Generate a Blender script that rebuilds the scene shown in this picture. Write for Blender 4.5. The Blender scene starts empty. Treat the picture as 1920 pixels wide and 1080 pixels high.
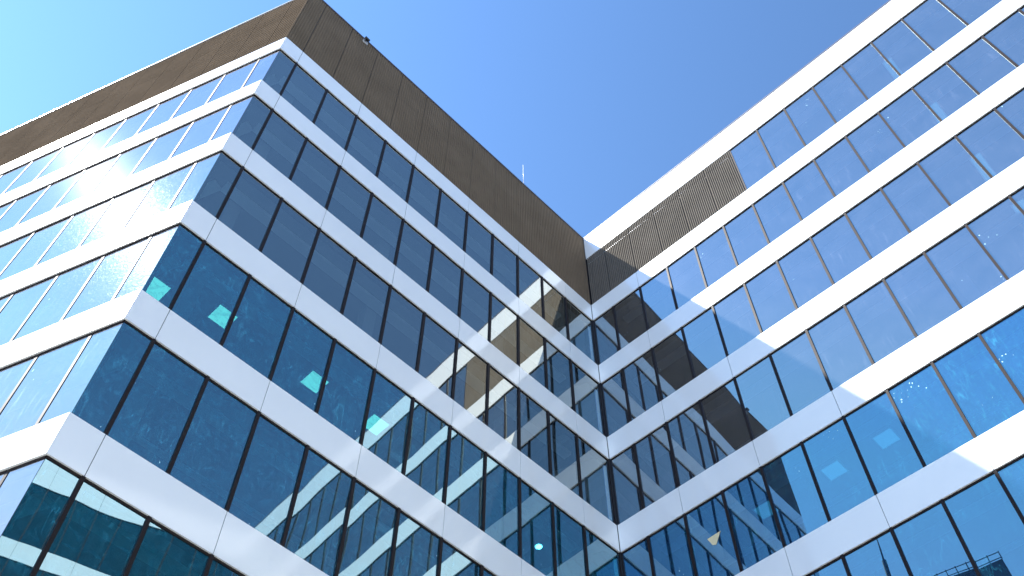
import bpy, math, random
from mathutils import Vector, Matrix, noise
random.seed(7)
scene = bpy.context.scene
COL = scene.collection
SC = 3.9/3.6                       # metres per survey unit
PI = math.pi
# ------------------------------------------------------------------ survey of the place
H = 3.9                            # storey height
HB = 0.954*SC                      # height of a white band
ZT = 5.811*SC; ZRB = 4.190*SC      # roof edge; underside of the right wing's top band
W = 14.0094*SC
CAM = Vector((-2.3576*SC, -12.1688*SC, 0.0)); CAMDZ = -29.3555*SC
GZ = CAMDZ - 1.6                   # the ground lies 1.6 m below the camera
Z0 = -GZ                           # height of band 0's underside above the ground
YAW, PITCH, ROLL, F = 0.79038, 1.00038, 0.00135, 1882.68
REC = 0.055                        # glass recess behind the bands

def zb(k): return Z0 - k*H
def zt(k): return Z0 - k*H + HB
ZTOP = Z0 + ZT; ZROW = Z0 + ZRB; ZSEAM = Z0 + 3.75*SC

class Face:
    def __init__(s, o, az, sg, name):
        s.o = Vector((o[0], o[1], 0)); s.az = az; s.sg = sg; s.name = name
        s.u = Vector((math.cos(az), math.sin(az), 0))
        s.n = Vector((-s.u.y, s.u.x, 0))*sg
    def p(s, a, d, z): return s.o + s.u*a + s.n*d + Vector((0, 0, z))
FM = Face((0, 0), 0.0, -1, 'M')
FL = Face((0, 0), 1.93592, 1, 'L')
FR = Face((W, 0), -1.53896, -1, 'R')
RLEN = (0.9008 + 18*1.19239 + 0.9)*SC
E_ = FR.o + FR.u*RLEN
FF = Face((E_.x, E_.y), math.radians(194.0), -1, 'F')
LLEN = (0.7359 + 22*1.20607)*SC
FLEN = (0.9 + 17*1.19 + 0.9)*SC

def edges(face):
    if face is FM: return [0.0] + [(0.66 + i*1.2015 - max(0, i-6)*0.012)*SC for i in range(11)] + [W]
    if face is FL: return [0.0] + [(0.7359 + i*1.20607)*SC for i in range(23)]
    if face is FR: return [0.0] + [(0.9008 + i*1.19239)*SC for i in range(19)] + [RLEN]
    return [0.0] + [(0.9 + i*1.19)*SC for i in range(18)] + [FLEN]

# ------------------------------------------------------------------ camera
fw = Vector((math.sin(YAW)*math.cos(PITCH), math.cos(YAW)*math.cos(PITCH), math.sin(PITCH)))
rr = Vector((math.cos(YAW), -math.sin(YAW), 0)); uu = rr.cross(fw)
R2 = rr*math.cos(ROLL) + uu*math.sin(ROLL); U2 = -rr*math.sin(ROLL) + uu*math.cos(ROLL)
CP = Vector((CAM.x, CAM.y, 1.6))
cd = bpy.data.cameras.new('camera'); co = bpy.data.objects.new('camera', cd); COL.objects.link(co)
cd.sensor_width = 36; cd.lens = F/1920*36; cd.clip_end = 6000; cd.clip_start = 0.1
m = Matrix((R2, U2, -fw)).transposed().to_4x4(); m.translation = CP
co.matrix_world = m; scene.camera = co
def proj(P):
    d = P - CP; z = d.dot(fw)
    if z < 0.1: return None
    return (960 + F*d.dot(R2)/z, 540 - F*d.dot(U2)/z)
def ray(px, py):
    return (fw + R2*((px-960)/F) - U2*((py-540)/F)).normalized()
def on_face(face, px, py, d=0.0):
    r = ray(px, py); o = face.p(0, d, 0); t = (o-CP).dot(face.n)/r.dot(face.n)
    P = CP + r*t; return (P-face.o).dot(face.u), P.z, P, (r - face.n*2*r.dot(face.n))
def on_z(px, py, z):
    r = ray(px, py); return CP + r*((z-CP.z)/r.z)

# ------------------------------------------------------------------ materials
def newmat(n):
    m = bpy.data.materials.new(n); m.use_nodes = True; nt = m.node_tree; nt.nodes.clear()
    out = nt.nodes.new('ShaderNodeOutputMaterial'); return m, nt, out
def N(nt, t, **kw):
    n = nt.nodes.new(t)
    for k, v in kw.items():
        if k in n.inputs: n.inputs[k].default_value = v
        else: setattr(n, k, v)
    return n
def math_(nt, op, a, b=None, clamp=False):
    n = nt.nodes.new('ShaderNodeMath'); n.operation = op; n.use_clamp = clamp
    for i, v in enumerate((a, b)):
        if v is None: continue
        if isinstance(v, (int, float)): n.inputs[i].default_value = v
        else: nt.links.new(v, n.inputs[i])
    return n.outputs[0]
def ramp(nt, src, a, b, ca=(0,0,0,1), cb=(1,1,1,1)):
    r = nt.nodes.new('ShaderNodeValToRGB'); nt.links.new(src, r.inputs[0])
    r.color_ramp.elements[0].position = a; r.color_ramp.elements[1].position = b
    r.color_ramp.elements[0].color = ca; r.color_ramp.elements[1].color = cb
    return r.outputs[0]
def principled(name, col, rough=.5, metal=0, coat=0, coat_r=.05, var=0.06, vscale=.6, bump=0, bscale=40, spec=.5):
    m, nt, out = newmat(name)
    p = N(nt, 'ShaderNodeBsdfPrincipled'); nt.links.new(p.outputs[0], out.inputs[0])
    p.inputs['Roughness'].default_value = rough; p.inputs['Metallic'].default_value = metal
    p.inputs['Coat Weight'].default_value = coat; p.inputs['Coat Roughness'].default_value = coat_r
    p.inputs['Specular IOR Level'].default_value = spec
    g = N(nt, 'ShaderNodeNewGeometry')
    nz = N(nt, 'ShaderNodeTexNoise', Scale=vscale, Detail=6.0); nt.links.new(g.outputs['Position'], nz.inputs['Vector'])
    a = tuple(c*(1-var) for c in col)+(1,); b = tuple(min(1, c*(1+var)) for c in col)+(1,)
    nt.links.new(ramp(nt, nz.outputs[0], .3, .7, a, b), p.inputs['Base Color'])
    if bump:
        n2 = N(nt, 'ShaderNodeTexNoise', Scale=float(bscale), Detail=3.0); nt.links.new(g.outputs['Position'], n2.inputs['Vector'])
        bp = N(nt, 'ShaderNodeBump', Strength=bump, Distance=.01); nt.links.new(n2.outputs[0], bp.inputs['Height']); nt.links.new(bp.outputs[0], p.inputs['Normal'])
    return m
M = {}
M['white'] = principled('white_panel', (.855, .89, .88), .38, 0, 1.0, .06, .025, .35)
M['white_top'] = M['white']
M['bronze'] = principled('bronze_ribbed_metal', (.160, .122, .084), .6, 0, 0, .05, .10, .8, spec=0.0)
M['screen'] = principled('taupe_ribbed_metal', (.155, .140, .118), .6, 0, 0, .05, .10, .8, spec=0.0)
M['dark'] = principled('dark_gasket', (.012, .010, .012), .55)
M['mullion'] = principled('bronze_anodised_frame', (.020, .015, .015), .55, 0, 0, .15, spec=.12)
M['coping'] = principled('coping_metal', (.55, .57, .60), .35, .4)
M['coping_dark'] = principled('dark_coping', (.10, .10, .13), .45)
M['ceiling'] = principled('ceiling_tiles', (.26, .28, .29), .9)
M['soffit'] = principled('plaster_soffit', (.86, .87, .86), .8)
M['core'] = principled('core_wall', (.16, .17, .18), .9)
M['column'] = principled('concrete_column', (.45, .45, .43), .8)
M['roof'] = principled('roof_felt', (.18, .18, .18), .9)
M['steel'] = principled('galvanised_steel', (.75, .76, .78), .3, .2)
M['black'] = principled('black_housing', (.01, .01, .01), .4)
M['plate'] = principled('pale_plate', (.42, .40, .36), .6)
M['paper'] = principled('cream_paper', (.80, .70, .42), .8)
M['ground'] = principled('paving', (.34, .335, .32), .85, 0, 0, .05, .15, .4, .3)
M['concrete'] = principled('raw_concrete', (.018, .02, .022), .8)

def emitter(name, col, st):
    m, nt, out = newmat(name); e = N(nt, 'ShaderNodeEmission', Color=col+(1,), Strength=st); nt.links.new(e.outputs[0], out.inputs[0]); return m
M['lamp'] = emitter('lit_diffuser', (1.0, .98, .72), 1.2)
M['lamp_dim'] = emitter('weak_diffuser', (.45, .9, 1.0), .35)
M['lamp_spot'] = emitter('lit_downlight', (.75, 1.0, 1.0), 12.0)

def glass(name, trans, rtint, r0, haze, hw, film=False, specks=0.0, rough_w=.05, streak=0.0, rough=.28):
    m, nt, out = newmat(name); L = nt.links
    geo = N(nt, 'ShaderNodeNewGeometry'); oi = N(nt, 'ShaderNodeObjectInfo'); tc = N(nt, 'ShaderNodeTexCoord')
    # a drift per pane so no two panes carry the same texture
    off = N(nt, 'ShaderNodeVectorMath'); off.operation = 'ADD'
    sc3 = N(nt, 'ShaderNodeVectorMath'); sc3.operation = 'SCALE'; cx = N(nt, 'ShaderNodeCombineXYZ')
    L.new(oi.outputs['Random'], cx.inputs[0]); L.new(oi.outputs['Random'], cx.inputs[2]); L.new(cx.outputs[0], sc3.inputs[0]); sc3.inputs['Scale'].default_value = 57.0
    L.new(tc.outputs['Object'], off.inputs[0]); L.new(sc3.outputs[0], off.inputs[1]); vec = off.outputs[0]
    tr = N(nt, 'ShaderNodeBsdfTransparent', Color=trans+(1,))
    hz = N(nt, 'ShaderNodeBsdfDiffuse', Color=haze+(1,))
    n1 = N(nt, 'ShaderNodeTexNoise', Scale=1.3, Detail=5.0, Distortion=.6); L.new(vec, n1.inputs['Vector'])
    hfac = math_(nt, 'MULTIPLY', ramp(nt, n1.outputs[0], .25, .8, (.55,)*3+(1,), (1,)*4), hw)
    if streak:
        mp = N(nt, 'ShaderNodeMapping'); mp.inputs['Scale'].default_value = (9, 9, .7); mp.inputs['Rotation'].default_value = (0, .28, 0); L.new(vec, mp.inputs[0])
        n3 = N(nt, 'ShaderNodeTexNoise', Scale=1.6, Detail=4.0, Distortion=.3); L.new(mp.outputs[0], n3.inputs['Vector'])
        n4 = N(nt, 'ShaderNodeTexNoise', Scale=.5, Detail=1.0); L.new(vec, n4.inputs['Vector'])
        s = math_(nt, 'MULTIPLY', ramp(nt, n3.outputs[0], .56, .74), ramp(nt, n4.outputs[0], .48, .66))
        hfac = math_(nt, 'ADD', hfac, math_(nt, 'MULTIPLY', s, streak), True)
    if film:                        # brushed swirls of the protective film
        n5 = N(nt, 'ShaderNodeTexNoise', Scale=2.2, Detail=7.0, Distortion=3.2, Roughness=.65); L.new(vec, n5.inputs['Vector'])
        hfac = math_(nt, 'ADD', hfac, math_(nt, 'MULTIPLY', ramp(nt, n5.outputs[0], .48, .72), film), True)
        mpf = N(nt, 'ShaderNodeMapping'); mpf.inputs['Scale'].default_value = (5, 5, 1.1); mpf.inputs['Rotation'].default_value = (0, .5, 0); L.new(vec, mpf.inputs[0])
        n7 = N(nt, 'ShaderNodeTexNoise', Scale=1.2, Detail=8.0, Distortion=2.4, Roughness=.7); L.new(mpf.outputs[0], n7.inputs['Vector'])
        mc = N(nt, 'ShaderNodeMix', data_type='RGBA'); mc.inputs['A'].default_value = haze+(1,); mc.inputs['B'].default_value = (.06, .42, .58, 1)
        n8 = N(nt, 'ShaderNodeTexNoise', Scale=.55, Detail=2.0, Distortion=1.2); L.new(mpf.outputs[0], n8.inputs['Vector'])
        rid = math_(nt, 'ABSOLUTE', math_(nt, 'SUBTRACT', n8.outputs[0], .5))
        n9 = N(nt, 'ShaderNodeTexNoise', Scale=.9, Detail=2.0); L.new(vec, n9.inputs['Vector'])
        crease = math_(nt, 'MULTIPLY', ramp(nt, rid, 0.0, .022, (1,)*4, (0, 0, 0, 1)), ramp(nt, n9.outputs[0], .50, .62))
        hfac = math_(nt, 'ADD', hfac, math_(nt, 'MULTIPLY', crease, .15), True)
        L.new(math_(nt, 'ADD', ramp(nt, n7.outputs[0], .52, .70), crease, True), mc.inputs['Factor']); L.new(mc.outputs['Result'], hz.inputs['Color'])
    base = N(nt, 'ShaderNodeMixShader'); L.new(hfac, base.inputs[0]); L.new(tr.outputs[0], base.inputs[1]); L.new(hz.outputs[0], base.inputs[2])
    gl = N(nt, 'ShaderNodeBsdfGlossy', Color=rtint+(1,), Roughness=0.0)
    g2 = N(nt, 'ShaderNodeBsdfGlossy', Color=(.9, .95, 1, 1), Roughness=rough)
    if film:
        n6 = N(nt, 'ShaderNodeTexNoise', Scale=5.0, Detail=3.0, Distortion=2.0); L.new(vec, n6.inputs['Vector'])
        bp = N(nt, 'ShaderNodeBump', Strength=.5, Distance=.01); L.new(n6.outputs[0], bp.inputs['Height']); L.new(bp.outputs[0], g2.inputs['Normal'])
    gm = N(nt, 'ShaderNodeMixShader'); gm.inputs[0].default_value = rough_w; L.new(gl.outputs[0], gm.inputs[1]); L.new(g2.outputs[0], gm.inputs[2])
    lw = N(nt, 'ShaderNodeLayerWeight', Blend=.5)
    f3 = math_(nt, 'POWER', lw.outputs['Facing'], 3.0)
    fac = math_(nt, 'ADD', math_(nt, 'MULTIPLY', f3, (1-r0)*.9), r0, True)
    mx = N(nt, 'ShaderNodeMixShader'); L.new(fac, mx.inputs[0]); L.new(base.outputs[0], mx.inputs[1]); L.new(gm.outputs[0], mx.inputs[2])
    res = mx.outputs[0]
    if specks:                      # stray drops and flecks on the pane
        mp = N(nt, 'ShaderNodeMapping'); mp.inputs['Scale'].default_value = (14, 14, 8); L.new(vec, mp.inputs[0])
        nd = N(nt, 'ShaderNodeTexNoise', Scale=9.0, Detail=2.0); L.new(vec, nd.inputs['Vector'])
        av = N(nt, 'ShaderNodeVectorMath'); av.operation = 'ADD'; sv = N(nt, 'ShaderNodeVectorMath'); sv.operation = 'SCALE'; sv.inputs['Scale'].default_value = .9
        L.new(nd.outputs['Color'], sv.inputs[0]); L.new(mp.outputs[0], av.inputs[0]); L.new(sv.outputs[0], av.inputs[1])
        vo = N(nt, 'ShaderNodeTexVoronoi', Scale=1.0); L.new(av.outputs[0], vo.inputs['Vector'])
        cl = N(nt, 'ShaderNodeTexNoise', Scale=.8, Detail=2.0); L.new(vec, cl.inputs['Vector'])
        sepc = N(nt, 'ShaderNodeSeparateColor'); L.new(vo.outputs['Color'], sepc.inputs[0])
        size = math_(nt, 'MULTIPLY', math_(nt, 'POWER', sepc.outputs[0], 3.0), .24)
        hit = math_(nt, 'LESS_THAN', vo.outputs['Distance'], size)
        mask = math_(nt, 'MULTIPLY', hit, math_(nt, 'GREATER_THAN', cl.outputs[0], 1-specks))
        sd = N(nt, 'ShaderNodeBsdfDiffuse', Color=(.55, .85, .9, 1))
        m2 = N(nt, 'ShaderNodeMixShader'); L.new(math_(nt, 'MULTIPLY', mask, .75), m2.inputs[0]); L.new(res, m2.inputs[1]); L.new(sd.outputs[0], m2.inputs[2]); res = m2.outputs[0]
    L.new(res, out.inputs[0]); return m
G = {
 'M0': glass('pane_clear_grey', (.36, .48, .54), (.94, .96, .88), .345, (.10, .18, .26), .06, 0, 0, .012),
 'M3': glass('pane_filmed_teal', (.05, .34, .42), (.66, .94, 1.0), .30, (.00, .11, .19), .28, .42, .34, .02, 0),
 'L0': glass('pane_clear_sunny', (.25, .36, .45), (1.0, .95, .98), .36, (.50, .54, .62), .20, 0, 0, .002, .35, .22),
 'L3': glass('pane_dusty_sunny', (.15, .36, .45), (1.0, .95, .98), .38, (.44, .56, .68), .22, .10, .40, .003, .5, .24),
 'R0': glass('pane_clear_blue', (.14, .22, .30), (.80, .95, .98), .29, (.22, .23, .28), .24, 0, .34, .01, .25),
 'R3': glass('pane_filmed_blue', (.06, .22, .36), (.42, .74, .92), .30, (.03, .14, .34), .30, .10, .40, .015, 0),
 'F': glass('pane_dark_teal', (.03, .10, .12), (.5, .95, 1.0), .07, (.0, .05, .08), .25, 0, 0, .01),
}
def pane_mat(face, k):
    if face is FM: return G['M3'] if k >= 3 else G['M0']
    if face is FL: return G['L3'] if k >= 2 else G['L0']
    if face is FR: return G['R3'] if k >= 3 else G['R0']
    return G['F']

# ------------------------------------------------------------------ mesh building
class MB:
    def __init__(s): s.v = []; s.f = []; s.mi = []; s.sm = []
    def prism(s, pts, z0, z1, mi=0):
        n = len(pts); b = len(s.v)
        a = sum(pts[i][0]*pts[(i+1) % n][1] - pts[(i+1) % n][0]*pts[i][1] for i in range(n))
        if a < 0: pts = pts[::-1]
        s.v += [(p[0], p[1], z0) for p in pts] + [(p[0], p[1], z1) for p in pts]
        s.f.append(list(range(b+n-1, b-1, -1))); s.f.append(list(range(b+n, b+2*n)))
        for i in range(n):
            j = (i+1) % n; s.f.append([b+i, b+j, b+n+j, b+n+i])
        s.mi += [mi]*(n+2); s.sm += [0]*(n+2)
    def fbox(s, face, a0, a1, d0, d1, z0, z1, mi=0, a0i=None, a1i=None):
        # d1 outer, d0 inner; a0i/a1i where the inner edge starts/ends (mitres)
        if a0i is None: a0i = a0
        if a1i is None: a1i = a1
        q = [face.p(a0, d1, 0), face.p(a1, d1, 0), face.p(a1i, d0, 0), face.p(a0i, d0, 0)]
        s.prism([(p.x, p.y) for p in q], z0, z1, mi)
    def tube(s, p0, p1, r0, r1=None, n=10, mi=0):
        r1 = r0 if r1 is None else r1; p0 = Vector(p0); p1 = Vector(p1); ax = (p1-p0).normalized()
        t = Vector((1, 0, 0)) if abs(ax.x) < .8 else Vector((0, 1, 0)); a = ax.cross(t).normalized(); c = ax.cross(a); b = len(s.v)
        for P, r in ((p0, r0), (p1, r1)):
            for i in range(n):
                w = 2*PI*i/n; s.v.append(tuple(P + a*math.cos(w)*r + c*math.sin(w)*r))
        for i in range(n):
            j = (i+1) % n; s.f.append([b+i, b+j, b+n+j, b+n+i]); s.mi.append(mi); s.sm.append(1)
        s.f.append(list(range(b+n-1, b-1, -1))); s.f.append(list(range(b+n, b+2*n))); s.mi += [mi, mi]; s.sm += [0, 0]
    def build(s, name, mats, parent=None, origin=None):
        o3 = Vector(origin) if origin is not None else Vector((0, 0, 0))
        me = bpy.data.meshes.new(name); me.from_pydata([tuple(Vector(v)-o3) for v in s.v], [], s.f)
        for x in (mats if isinstance(mats, (list, tuple)) else [mats]): me.materials.append(x)
        me.polygons.foreach_set('material_index', s.mi); me.polygons.foreach_set('use_smooth', s.sm); me.update()
        o = bpy.data.objects.new(name, me); COL.objects.link(o); place(o, o3, parent); return o
WORLD = {}
def place(o, w, parent):
    WORLD[o.name] = Vector(w)
    if parent is not None: o.parent = parent; o.location = Vector(w) - WORLD[parent.name]
    else: o.location = w
def empty(name, loc):
    o = bpy.data.objects.new(name, None); COL.objects.link(o); place(o, Vector(loc), None); return o
def tag(o, label=None, cat=None, group=None, kind=None):
    for k, v in (('label', label), ('category', cat), ('group', group), ('kind', kind)):
        if v: o[k] = v
    return o

def pane_geo(mb, face, a0, a1, z0, z1, d, mi, amp=.0011):
    nu, nv = 8, 10; b = len(mb.v); A = amp*random.uniform(.3, 1.5)*(1 if random.random() < .75 else -.7)
    tx = random.gauss(0, .0008); tz = random.gauss(0, .0006); ph = random.uniform(0, 6)
    w = a1-a0; h = z1-z0
    for j in range(nv+1):
        for i in range(nu+1):
            u = i/nu; v = j/nv
            dd = A*(1-(2*u-1)**2)*(1-(2*v-1)**2) + tx*(u-.5)*w + tz*(v-.5)*h + .00016*math.sin(ph+u*5+v*7)*math.sin(PI*u)
            mb.v.append(tuple(face.p(a0+u*w, d+dd, z0+v*h)))
    for j in range(nv):
        for i in range(nu):
            q = [b+j*(nu+1)+i, b+j*(nu+1)+i+1, b+(j+1)*(nu+1)+i+1, b+(j+1)*(nu+1)+i]
            if face.sg > 0: q = q[::-1]
            mb.f.append(q); mb.mi.append(mi); mb.sm.append(1)

MW = .036                            # half width of a mullion
def frame_geo(mb, face, a0, a1, z0, z1, first, last, mi=0):
    # the window owns the mullion on its near side; head and sill rails butt between mullions
    dg = -REC
    l = a0 + (MW if not first else 0.012); r = a1 - MW
    if first and face in (FM, FL): l = a0 + REC*.69 + .006
    mb.fbox(face, l, r, dg-.05, -.036, z1-.050, z1-.002, mi)
    mb.fbox(face, l, r, dg-.05, -.040, z0+.002, z0+.028, mi)
    if not last: mb.fbox(face, a1-MW, a1+MW, dg-.09, (-.042 if face is FL else -.012), z0+.002, z1-.002, mi)
    else: mb.fbox(face, r, a1-.004, dg-.05, -.036, z0+.002, z1-.002, mi)
    return l, r

def quad_area(face, a0, a1, z0, z1):
    n = 0
    for i in range(6):
        for j in range(8):
            p = proj(face.p(a0+(i+.5)/6*(a1-a0), -REC, z0+(j+.5)/8*(z1-z0)))
            if p and 0 <= p[0] <= 1920 and 0 <= p[1] <= 1080: n += 1
    if not n: return 0
    q = [proj(face.p(a, -REC, z)) for a, z in ((a0, z0), (a1, z0), (a1, z1), (a0, z1))]
    if None in q: return 0
    A = abs(sum(q[i][0]*q[(i+1) % 4][1]-q[(i+1) % 4][0]*q[i][1] for i in range(4)))/2
    return A*n/48

NB = 8                               # lowest band index
def rows_of(face):
    r = [(k, zt(k+1), zb(k)) for k in range(0, NB)]
    if face is FR: r = [(-1, zt(0), ZROW)] + r
    if face is FF: r = [(-1, zt(0), ZROW)] + r
    return r

def windows(root, faces, limit, skip_all=False):
    todo = []
    for face in faces:
        e = edges(face)
        for k, z0, z1 in rows_of(face):
            for i in range(len(e)-1):
                if face is FR and k == -1 and i < 6: continue
                todo.append((0 if skip_all else quad_area(face, e[i], e[i+1], z0, z1), face, k, i, e[i], e[i+1], z0, z1, i == 0, i == len(e)-2))
    order = sorted(todo, key=lambda t: -t[0])
    single = [t for t in order if t[0] > 12][:limit]; ids = set(id(t) for t in single)
    mats = [M['mullion']] + list(G.values()); idx = {g.name: i+1 for i, g in enumerate(G.values())}
    rest = MB()
    for t in todo:
        A, face, k, i, a0, a1, z0, z1, fi, la = t
        amp = .0011 if k < 3 else .0015
        if id(t) in ids:
            fm = MB(); l, r = frame_geo(fm, face, a0, a1, z0, z1, fi, la)
            og = face.p((a0+a1)/2, -REC, z0)
            w = fm.build('window', M['mullion'], root, og)
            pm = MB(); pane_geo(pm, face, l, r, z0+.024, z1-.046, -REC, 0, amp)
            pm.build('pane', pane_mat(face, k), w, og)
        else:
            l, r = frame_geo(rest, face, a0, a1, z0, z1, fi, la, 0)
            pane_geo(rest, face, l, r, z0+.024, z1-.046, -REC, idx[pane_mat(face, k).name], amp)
    if rest.f:
        o = rest.build('window_row', mats, root, WORLD[root.name]); tag(o, kind='stuff')
    return len(single)

def joints(face):
    e = edges(face)
    if face in (FM, FL): j = e[1::2]
    else: j = e[2::2]
    j = [x for x in j if x < e[-1]-.4]
    return [e[0]] + j + [e[-1]]

def band(root, faces, z0, z1, name='spandrel_band'):
    mb = MB(); D = .045
    for face in faces:
        js = joints(face); convex = face in (FM, FL)
        for q in range(len(js)-1):
            a, b = js[q]+.007, js[q+1]-.007
            ai = a; bi = b
            if q == 0:
                if convex: a = .004; ai = D*.69+.004
                else: a = ai = .018
            if q == len(js)-2 and face in (FM, FR): b = bi = js[-1]-.018
            mb.fbox(face, a, b, -D, 0, z0, z1, 0, ai, bi)
        # dark carrier behind the panels, its underside the shadow gap over the windows
        L0 = js[0]; L1 = js[-1]
        mb.fbox(face, L0+(.69*.05+.002 if convex else 0), L1, -.30, -.05, z0+.012, z1-.012, 1, L0+(.69*.30+.002 if convex else 0), L1+(.30 if face is FM else 0))
    return mb.build(name, [M['white'], M['dark']], root, WORLD[root.name])

def ribs(root, face, a0, a1, z0, z1, panels, name='ribbed_cladding', mitre=False):
    mb = MB(); dp = .022 if face is FM else .045; n_per = 15
    for (p0, p1) in panels:
        p0 += .012; p1 -= .012; n = max(2, round((p1-p0)/((panels[-1][1]-panels[-1][0])/n_per))); pt = (p1-p0)/n
        for (y0, y1, off) in ((z0, ZSEAM-.015, 0.0), (ZSEAM+.015, z1, -.004)):
            if y1 <= y0: continue
            prof = []
            for i in range(n):
                s = p0+i*pt
                prof += [(s, -dp), (s+pt*.42, -dp), (s+pt*.50, 0), (s+pt*.92, 0)]
            prof.append((p1, -dp))
            b = len(mb.v)
            for s, d in prof:
                mb.v.append(tuple(face.p(s, d+off, y0))); mb.v.append(tuple(face.p(s, d+off, y1)))
            for i in range(len(prof)-1):
                q = [b+2*i, b+2*i+2, b+2*i+3, b+2*i+1]
                if face.sg > 0: q = q[::-1]
                mb.f.append(q); mb.mi.append(0); mb.sm.append(0)
    # backing wall and the rivets of the lap joint
    mb.fbox(face, a0+(.04 if mitre else 0), a1, -.28, -.070, z0+.004, z1, 1, a0+(.24 if mitre else 0), a1)
    s = a0+.1
    while s < a1-.1:
        mb.fbox(face, s, s+.022, -.030, -.012, ZSEAM-.014, ZSEAM+.012, 2 if face is FR else 0); s += .085*1.02
    return mb.build(name, [M['screen'] if face is FR else M['bronze'], M['dark'], M['coping']], root, WORLD[root.name])

def interior(root, poly, faces, topk):
    # floor plates with their ceilings, one per storey
    def inset(p): return p
    for k in range(topk, NB+1):
        zc = (zb(k) if k >= 0 else ZROW)+.012
        mb = MB(); mb.prism(poly, zc+.10, (zt(k)-.03 if k >= 0 else ZTOP-.5), 0)
        for face in faces:
            e = edges(face); a0 = e[0]; a1 = e[-1]
            convex = face in (FM, FL)
            s0 = a0 + (.7 if convex else .9)
            mb.fbox(face, s0, a1-1.0, -1.02, -.72, zc-.03, zc+.098, 1)
            mb.fbox(face, s0+.7, a1-1.0, -2.6, -2.45, zc+.02, zc+.098, 1)
        mb.build('floor_slab', [M['ceiling'], M['soffit']], root, WORLD[root.name])

def offs(face, a, d): q = face.p(a, d, 0); return (q.x, q.y)
# ------------------------------------------------------------------ LEFT WING
left = empty('office_building', (0, 0, 0))
tag(left, 'left office wing with tall brown ribbed parapet around its projecting corner', 'building')
Lend = FL.u*LLEN; I1 = Vector((W, 0, 0)); B1 = I1 + FL.u*LLEN
di = -.27
uL = FL.u
polyL = [offs(FM, .27*.69, di), offs(FM, W-.02, di), (I1.x-.02+uL.x*LLEN*.98, I1.y+uL.y*LLEN*.98), offs(FL, LLEN-.3, di)]
for k in range(0, NB+1):
    band(left, [FL, FM], zb(k), zt(k))
for face in (FM, FL):
    e = edges(face); pn = [(e[i], e[i+1]) for i in range(len(e)-1)]
    ribs(left, face, e[0], e[-1]+(.2 if face is FM else 0), zt(0)+.012, ZTOP-.06, pn, mitre=True)
nL = windows(left, [FM, FL], 100)
mb = MB()
mb.prism([offs(FM, 0, 0), offs(FM, .022, .004), offs(FM, .022, -.05), offs(FL, .022, -.05), offs(FL, .022, .004)], zt(0)+.014, ZTOP-.06)
mb.build('corner_trim', M['bronze'], left, (0, 0, 0))
for k in range(0, NB):
    mb = MB(); mb.prism([offs(FM, .044, -.063), offs(FM, .085, -.063), offs(FM, .15, -.20), offs(FL, .15, -.20), offs(FL, .085, -.063)], zt(k+1)+.002, zb(k)-.002)
    mb.build('corner_post', M['mullion'], left, (0, 0, 0))
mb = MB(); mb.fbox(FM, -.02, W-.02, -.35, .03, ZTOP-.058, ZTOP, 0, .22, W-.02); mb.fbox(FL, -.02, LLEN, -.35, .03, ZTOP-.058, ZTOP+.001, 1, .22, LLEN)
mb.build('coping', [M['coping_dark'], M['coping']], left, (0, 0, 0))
interior(left, polyL, [FM, FL], 0)
mb = MB(); mb.prism(polyL, ZTOP-.9, ZTOP-.7); mb.build('roof', M['roof'], left, (0, 0, 0))
mb = MB(); q = [offs(FM, 7, -7), offs(FM, W-1.5, -7), (B1.x-4, B1.y-6), (Lend.x+6, Lend.y-6)]
mb.prism(q, 0, ZTOP-.9); mb.build('core', M['core'], left, (0, 0, 0))
mb = MB(); mb.prism([(I1.x-.01, .28), (I1.x-.25, .28), (B1.x-.25, B1.y), (B1.x-.01, B1.y)], 0, ZTOP-.06)
mb.prism([(B1.x-.01, B1.y+.002), (B1.x-.01, B1.y+.25), (Lend.x, Lend.y+.25), (Lend.x, Lend.y+.002)], 0, ZTOP-.06); mb.build('rear_wall', M['white'], left, (0, 0, 0))
mb = MB(); mb.fbox(FM, .05, W-.02, -.4, -.05, 0, zb(NB)-.01, 0, .28, W-.02); mb.fbox(FL, .05, LLEN, -.4, -.05, 0, zb(NB)-.012, 0, .28, LLEN)
mb.build('plinth', M['column'], left, (0, 0, 0))
def column_at(root, face, a, d=-.95):
    mb = MB(); mb.fbox(face, a-.19, a+.19, d-.19, d+.19, 0, ZTOP-1.0, 0); return mb.build('column', M['column'], root, face.p(a, d, 0))
eM = edges(FM)
for a in (eM[1]+.55, eM[5]+.2, eM[9]+.2): column_at(left, FM, a, -1.3)
eL = edges(FL)
for a in (eL[4]+.3, eL[8]+.3, eL[12]+.3): column_at(left, FL, a, -1.3)

# ------------------------------------------------------------------ RIGHT WING
right = empty('office_building', (I1.x, I1.y, 0))
tag(right, 'right office wing with thick white top band and short brown ribbed screen', 'building')
DR = 15
Eb = E_ + Vector((DR, 0, 0))
def offR(a, d): return offs(FR, a, d)
polyR = [offR(.29, di), offR(RLEN-.02, di), (Eb.x, Eb.y+.3), (I1.x+DR, .25)]
for k in range(0, NB+1): band(right, [FR], zb(k), zt(k))
band(right, [FR], ZROW, ZTOP-.05, 'parapet_band')
eR = edges(FR)
ribs(right, FR, .02, eR[6]-.03, zt(0)+.012, ZROW-.006, [(max(.02, eR[i]), eR[i+1]-(.03 if i == 5 else 0)) for i in range(6)])
mb = MB(); mb.fbox(FR, eR[6]-MW, eR[6]+MW, -.19, -.035, zt(0)+.002, ZROW-.002); mb.build('screen_post', M['mullion'], right, FR.p(eR[6], -.1, zt(0)))
nR = windows(right, [FR], 100)
mb = MB(); mb.fbox(FR, .02, RLEN, -.36, .02, ZTOP-.048, ZTOP, 0); mb.build('coping', M['coping_dark'], right, I1)
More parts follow.
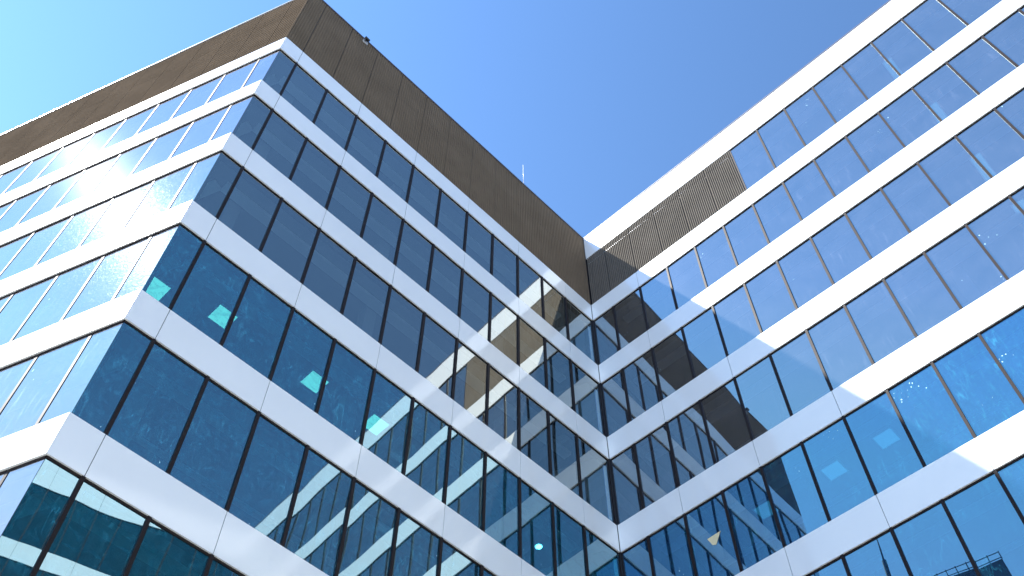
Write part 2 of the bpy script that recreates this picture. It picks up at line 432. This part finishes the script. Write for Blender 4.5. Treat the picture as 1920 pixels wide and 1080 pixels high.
mb = MB(); mb.fbox(FR, .3, RLEN, -2.6, -2.2, ZTOP+.0, ZTOP+.10, 0); mb.build('roof_kerb', M['coping'], right, I1)
# the dark seam that runs down the inner corner
mb = MB(); mb.prism([(W-.014, -.010), (W+.016, -.010), (W+.016, .02), (W+.11, .02), (W+.11, .11), (W-.014, .11)], 0, ZTOP-.06)
mb.build('corner_seam', M['dark'], right, I1)
for k in range(0, NB):
    mb = MB(); mb.prism([(W-.05, .045), (W-.016, .045), (W-.016, .12), (W-.05, .12)], zt(k+1)+.004, zb(k)-.004)
    mb.prism([(W+.03, -.05), (W+.12, -.05), (W+.12, .018), (W+.03, .018)], zt(k+1)+.004, zb(k)-.004)
    mb.build('corner_post', M['dark'], right, (W, 0, zt(k+1)))
interior(right, polyR, [FR], -1)
mb = MB(); mb.prism(polyR, ZTOP-.45, ZTOP-.3); mb.build('roof', M['roof'], right, I1)
mb = MB(); mb.prism([(W+7, -3), (W+7, -RLEN+3), (W+DR-1, -RLEN+3), (W+DR-1, -3)], 0, ZTOP-.9); mb.build('core', M['core'], right, I1)
mb = MB(); mb.prism([(W+.3, .26), (W+DR+.2, .26), (W+DR+.2, .5), (W+.3, .5)], 0, ZTOP-.05)
mb.prism([(W+DR+.01, .25), (W+DR+.25, .25), (Eb.x+.25, Eb.y), (Eb.x+.01, Eb.y)], 0, ZTOP-.05); mb.build('rear_wall', M['white'], right, I1)
mb = MB(); mb.fbox(FR, .06, RLEN-.02, -.4, -.05, 0, zb(NB)-.01); mb.build('plinth', M['column'], right, I1)
for a in (eR[4]+.4, eR[9]+.35, eR[14]+.35): column_at(right, FR, a, -1.4)

# ------------------------------------------------------------------ WING BEHIND THE CAMERA (seen in the panes)
far = empty('office_building', (E_.x, E_.y, 0))
tag(far, 'third office wing closing the courtyard, mirrored in the lowest left panes', 'building')
for k in range(0, NB+1): band(far, [FF], zb(k), zt(k))
band(far, [FF], ZROW, ZTOP-.05, 'parapet_band')
windows(far, [FF], 0, True)
Fe = FF.p(FLEN, 0, 0); Fb = FF.p(FLEN, -14, 0); Fc = FF.p(.02, -14, 0)
polyF = [offs(FF, .3, di), offs(FF, FLEN-.02, di), (Fb.x, Fb.y), (Fc.x, Fc.y)]
mb = MB(); mb.prism(polyF, ZTOP-.45, ZTOP-.3); mb.build('roof', M['roof'], far, E_)
mb = MB()
for k in range(-1, NB+1):
    zc = (zb(k) if k >= 0 else ZROW)+.012; mb.prism(polyF, zc+.1, (zt(k)-.03 if k >= 0 else ZTOP-.5))
mb.build('floor_slab', M['ceiling'], far, E_)
mb = MB(); mb.prism([(Fb.x, Fb.y), (Fc.x, Fc.y), offs(FF, .02, -14.3), offs(FF, FLEN, -14.3)], 0, ZTOP-.05); mb.fbox(FF, FLEN+.002, FLEN+.25, -14.3, 0, 0, ZTOP-.05)
mb.build('rear_wall', M['white'], far, E_)
mb = MB(); mb.fbox(FF, .06, FLEN, -.4, -.05, 0, zb(NB)-.01); mb.build('plinth', M['column'], far, E_)

# ------------------------------------------------------------------ ceiling lights, each a thing
def storey(face, px, py): return int(math.floor((Z0 - on_face(face, px, py)[1])/H))
def square_light(px, py, face, k, lab, size=.52):
    lm = M['lamp'] if face is FM else M['lamp_dim']; k = storey(face, px, py)
    z = (zb(k) if k >= 0 else ZROW)+.012+.10
    P = on_z(px, py, z-.03); P.z = z
    t = empty('ceiling_light', P); tag(t, lab, 'ceiling light', 'square ceiling panels behind the glass')
    a = (P-face.o).dot(face.u); d = (P-face.o).dot(face.n)
    h = size/2
    mb = MB()
    for (x0, x1, y0, y1) in ((-h-.03, h+.03, -h-.03, -h), (-h-.03, h+.03, h, h+.03), (-h-.03, -h, -h, h), (h, h+.03, -h, h)):
        mb.fbox(face, a+x0, a+x1, d+y0, d+y1, z-.045, z-.002)
    mb.build('frame', M['steel'], t, P)
    mb = MB(); mb.fbox(face, a-h+.001, a+h-.001, d-h+.001, d+h-.001, z-.035, z-.006); mb.build('diffuser', lm, t, P)
def strip_light(p0, p1, face, k, lab):
    k = storey(face, *p0); z = (zb(k) if k >= 0 else ZROW)+.012+.10
    A = on_z(*p0, z-.03); B = on_z(*p1, z-.03)
    C = (A+B)/2; C.z = z
    t = empty('strip_light', C); tag(t, lab, 'ceiling light', 'long ceiling strips behind the glass')
    a0, a1 = sorted(((A-face.o).dot(face.u), (B-face.o).dot(face.u))); d0, d1 = sorted(((A-face.o).dot(face.n), (B-face.o).dot(face.n)))
    ca = (a0+a1)/2; cdn = (d0+d1)/2
    lng = max(a1-a0, d1-d0)
    if d1-d0 > a1-a0: hx, hy = .16, lng/2
    else: hx, hy = lng/2, .16
    mb = MB(); mb.fbox(face, ca-hx-.03, ca+hx+.03, cdn-hy-.03, cdn+hy+.03, z-.02, z-.002); mb.build('housing', M['steel'], t, C)
    mb = MB(); mb.fbox(face, ca-hx, ca+hx, cdn-hy, cdn+hy, z-.05, z-.022); mb.build('diffuser', M['lamp_dim'], t, C)
square_light(418, 594, FM, 3, 'glowing square ceiling light cut by a mullion, brightest one in the teal row')
square_light(590, 716, FM, 3, 'glowing square panel light low in the middle pane of the upper teal row')
square_light(292, 540, FM, 3, 'glowing square panel light in the narrow corner pane of the upper teal row')
square_light(704, 796, FM, 3, 'glowing square panel light partly hidden by the mirrored white roof edge')
square_light(1564, 882, FR, 4, 'faint square panel light in the shaded pane right of the mirrored corner')
square_light(1662, 822, FR, 4, 'faint square panel light in the pane crossed by the slanting shadow edge')
square_light(1436, 956, FR, 4, 'faint green square panel light over the mirrored white band in dark glass')
strip_light((1652, 102), (1692, 150), FR, -1, 'pale strip light in the topmost window row of the right wing')
strip_light((1742, 192), (1778, 236), FR, 0, 'pale strip light in the second window row of the right wing')
strip_light((1824, 284), (1856, 334), FR, 1, 'pale strip light in the third window row of the right wing')
strip_light((1908, 380), (1944, 430), FR, 2, 'pale strip light at the right edge of the fourth window row')
kd = storey(FM, 1010, 1023); print('downlight storey', kd)
P = on_z(1010, 1023, zb(kd)+.09); P.z = zb(kd)+.11
t = empty('downlight', P); tag(t, 'small round cyan downlight shining behind the dark glass near the inner corner', 'ceiling light')
mb = MB(); mb.tube(P-Vector((0, 0, .06)), P-Vector((0, 0, .002)), .13, .13, 20); mb.build('rim', M['steel'], t, P)
mb = MB(); mb.tube(P-Vector((0, 0, .075)), P-Vector((0, 0, .061)), .09, .10, 20); mb.build('lens', M['lamp_spot'], t, P)

# cream sheet stuck behind a pane of the right wing
pts = [on_face(FR, x, y, -.044)[2] for x, y in ((1326, 1011), (1351, 995), (1343, 1021), (1336, 1022))]
mb = MB(); n = FR.n*.004
b = [tuple(p) for p in pts] + [tuple(p-n) for p in pts]; mb.v = b
mb.f = [[0, 1, 2, 3], [7, 6, 5, 4], [0, 4, 5, 1], [1, 5, 6, 2], [2, 6, 7, 3], [3, 7, 4, 0]]; mb.mi = [0]*6; mb.sm = [0]*6
pc = sum(pts, Vector())/4
o = mb.build('paper_sheet', M['paper'], None, pc); tag(o, 'crumpled cream paper sheet stuck to dark glass low on the right wing', 'paper')

# camera on the shaded parapet
a, z, P, _ = on_face(FM, 684, 78)
t = empty('security_camera', P); tag(t, 'small black camera on a pale plate high on the shaded brown parapet', 'security camera')
mb = MB(); mb.fbox(FM, a-.10, a+.14, .001, .016, z-.16, z+.10); mb.build('mounting_plate', M['plate'], t, P)
mb = MB(); mb.tube(FM.p(a, .018, z+.03), FM.p(a, .10, z+.03), .022, .022); mb.build('bracket', M['black'], t, P)
mb = MB(); mb.tube(FM.p(a-.09, .14, z+.06), FM.p(a+.07, .14, z-.01), .05, .06, 14); mb.tube(FM.p(a+.071, .14, z-.0105), FM.p(a+.10, .14, z-.024), .066, .066, 14); mb.build('housing', M['black'], t, P)

# lightning rod on the roof
r = ray(981.5, 345); tt = (2.0-CP.y)/r.y; P = CP + r*tt; r2 = ray(980.5, 309); P2 = CP + r2*((2.0-CP.y)/r2.y)
base = Vector((P.x, P.y, ZTOP-.7)); top = Vector((P.x, P.y, P2.z)); mid = base.lerp(top, .74)
t = empty('lightning_rod', base); tag(t, 'thin white lightning rod rising behind the brown parapet near the inner corner', 'lightning rod')
mb = MB(); mb.tube(base, mid, .030, .028, 10); mb.build('pole', M['steel'], t, base)
mb = MB(); mb.tube(mid+Vector((0, 0, .05)), top, .017, .010, 8); mb.build('tip', M['steel'], t, base)
mb = MB(); mb.tube(mid-Vector((0, 0, .05)), mid+Vector((0, 0, .048)), .05, .045, 10); mb.tube(base+Vector((0, 0, .001)), base+Vector((0, 0, .08)), .16, .14, 12); mb.build('clamp', M['steel'], t, base)

# ------------------------------------------------------------------ across the street, mirrored in the right wing's lowest panes
def mir(px, py, D):
    s, z, P, rd = on_face(FR, px, py, -REC); h = math.hypot(rd.x, rd.y); return P + rd*(D/h)
mt = mir(1640, 1008, 46); ms = mir(1655, 1050, 46)
base = Vector((ms.x, ms.y, 0))
t = empty('mast', base); tag(t, 'thin dark mast mirrored in the lowest panes of the right wing', 'mast')
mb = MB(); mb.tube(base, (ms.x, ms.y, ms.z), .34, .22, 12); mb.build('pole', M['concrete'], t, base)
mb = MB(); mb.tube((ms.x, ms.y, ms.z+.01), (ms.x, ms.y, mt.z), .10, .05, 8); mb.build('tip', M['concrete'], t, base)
q0 = mir(1800, 1080, 50); q1 = mir(1872, 1036, 50); q2 = mir(1893, 1076, 50)
hT = q1.z
dx = (q0-q2); dx.z = 0; dd = dx.normalized(); nn = Vector((-dd.y, dd.x, 0)); 
if nn.x > 0: nn = -nn
pa = Vector((q2.x, q2.y, 0)); pb = pa + dd*13
base = pa
t = empty('tower_block', base); tag(t, 'dark tower block with roof railings mirrored in the lowest right panes', 'building')
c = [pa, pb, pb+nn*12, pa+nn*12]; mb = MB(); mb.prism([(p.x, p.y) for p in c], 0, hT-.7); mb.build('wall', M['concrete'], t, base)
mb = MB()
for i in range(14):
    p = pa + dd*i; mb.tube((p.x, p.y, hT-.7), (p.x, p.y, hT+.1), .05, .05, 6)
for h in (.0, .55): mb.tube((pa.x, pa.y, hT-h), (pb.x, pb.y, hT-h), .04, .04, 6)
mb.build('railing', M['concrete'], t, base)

# ------------------------------------------------------------------ ground
mb = MB(); mb.prism([(3000*math.cos(2*PI*i/48), 3000*math.sin(2*PI*i/48)) for i in range(48)], -1, 0)
g = mb.build('ground', M['ground']); tag(g, kind='structure')

# ------------------------------------------------------------------ light
SKYG = 2.2
SAZ, SEL = math.radians(140), math.radians(54.7)
sd = Vector((math.cos(SAZ)*math.cos(SEL), math.sin(SAZ)*math.cos(SEL), math.sin(SEL)))
ld = bpy.data.lights.new('sun', 'SUN'); ld.energy = 4.6; ld.angle = math.radians(.53); ld.color = (1.0, .96, .90)
lo = bpy.data.objects.new('sun', ld); COL.objects.link(lo); lo.rotation_euler = (-sd).to_track_quat('-Z', 'Y').to_euler(); lo.location = (0, 0, 80)
w = bpy.data.worlds.new('World'); scene.world = w; w.use_nodes = True; nt = w.node_tree; nt.nodes.clear()
sky = nt.nodes.new('ShaderNodeTexSky'); sky.sky_type = 'NISHITA'; sky.sun_disc = False
sky.sun_elevation = SEL; sky.sun_rotation = PI/2 - SAZ; sky.altitude = 200; sky.air_density = 1.0; sky.dust_density = .0; sky.ozone_density = 1.1
bg = nt.nodes.new('ShaderNodeBackground'); bg.inputs[1].default_value = .14; wo = nt.nodes.new('ShaderNodeOutputWorld')
pre = nt.nodes.new('ShaderNodeVectorMath'); pre.operation = 'MULTIPLY'; pre.inputs[1].default_value = (1/3.2, 1/3.2, 1/3.2)
gm = nt.nodes.new('ShaderNodeGamma'); gm.inputs[1].default_value = SKYG
post = nt.nodes.new('ShaderNodeVectorMath'); post.operation = 'MULTIPLY'; post.inputs[1].default_value = (3.2*2.5, 3.2*1.71, 3.2*.92)
nt.links.new(sky.outputs[0], pre.inputs[0]); nt.links.new(pre.outputs[0], gm.inputs[0]); nt.links.new(gm.outputs[0], post.inputs[0]); cap = nt.nodes.new('ShaderNodeVectorMath'); cap.operation = 'MINIMUM'; cap.inputs[1].default_value = (2.2, 3.0, 5.0)
nt.links.new(post.outputs[0], cap.inputs[0]); nt.links.new(cap.outputs[0], bg.inputs[0]); nt.links.new(bg.outputs[0], wo.inputs[0])
scene.view_settings.view_transform = 'Standard'; scene.view_settings.look = 'None'; scene.view_settings.exposure = 1.53; scene.view_settings.gamma = 1
scene.render.engine = 'CYCLES'; scene.cycles.max_bounces = 8; scene.cycles.transparent_max_bounces = 12
scene.cycles.caustics_reflective = False; scene.cycles.caustics_refractive = False; scene.cycles.use_denoising = True
print('windows', nL, nR, 'ceil', ZTOP)
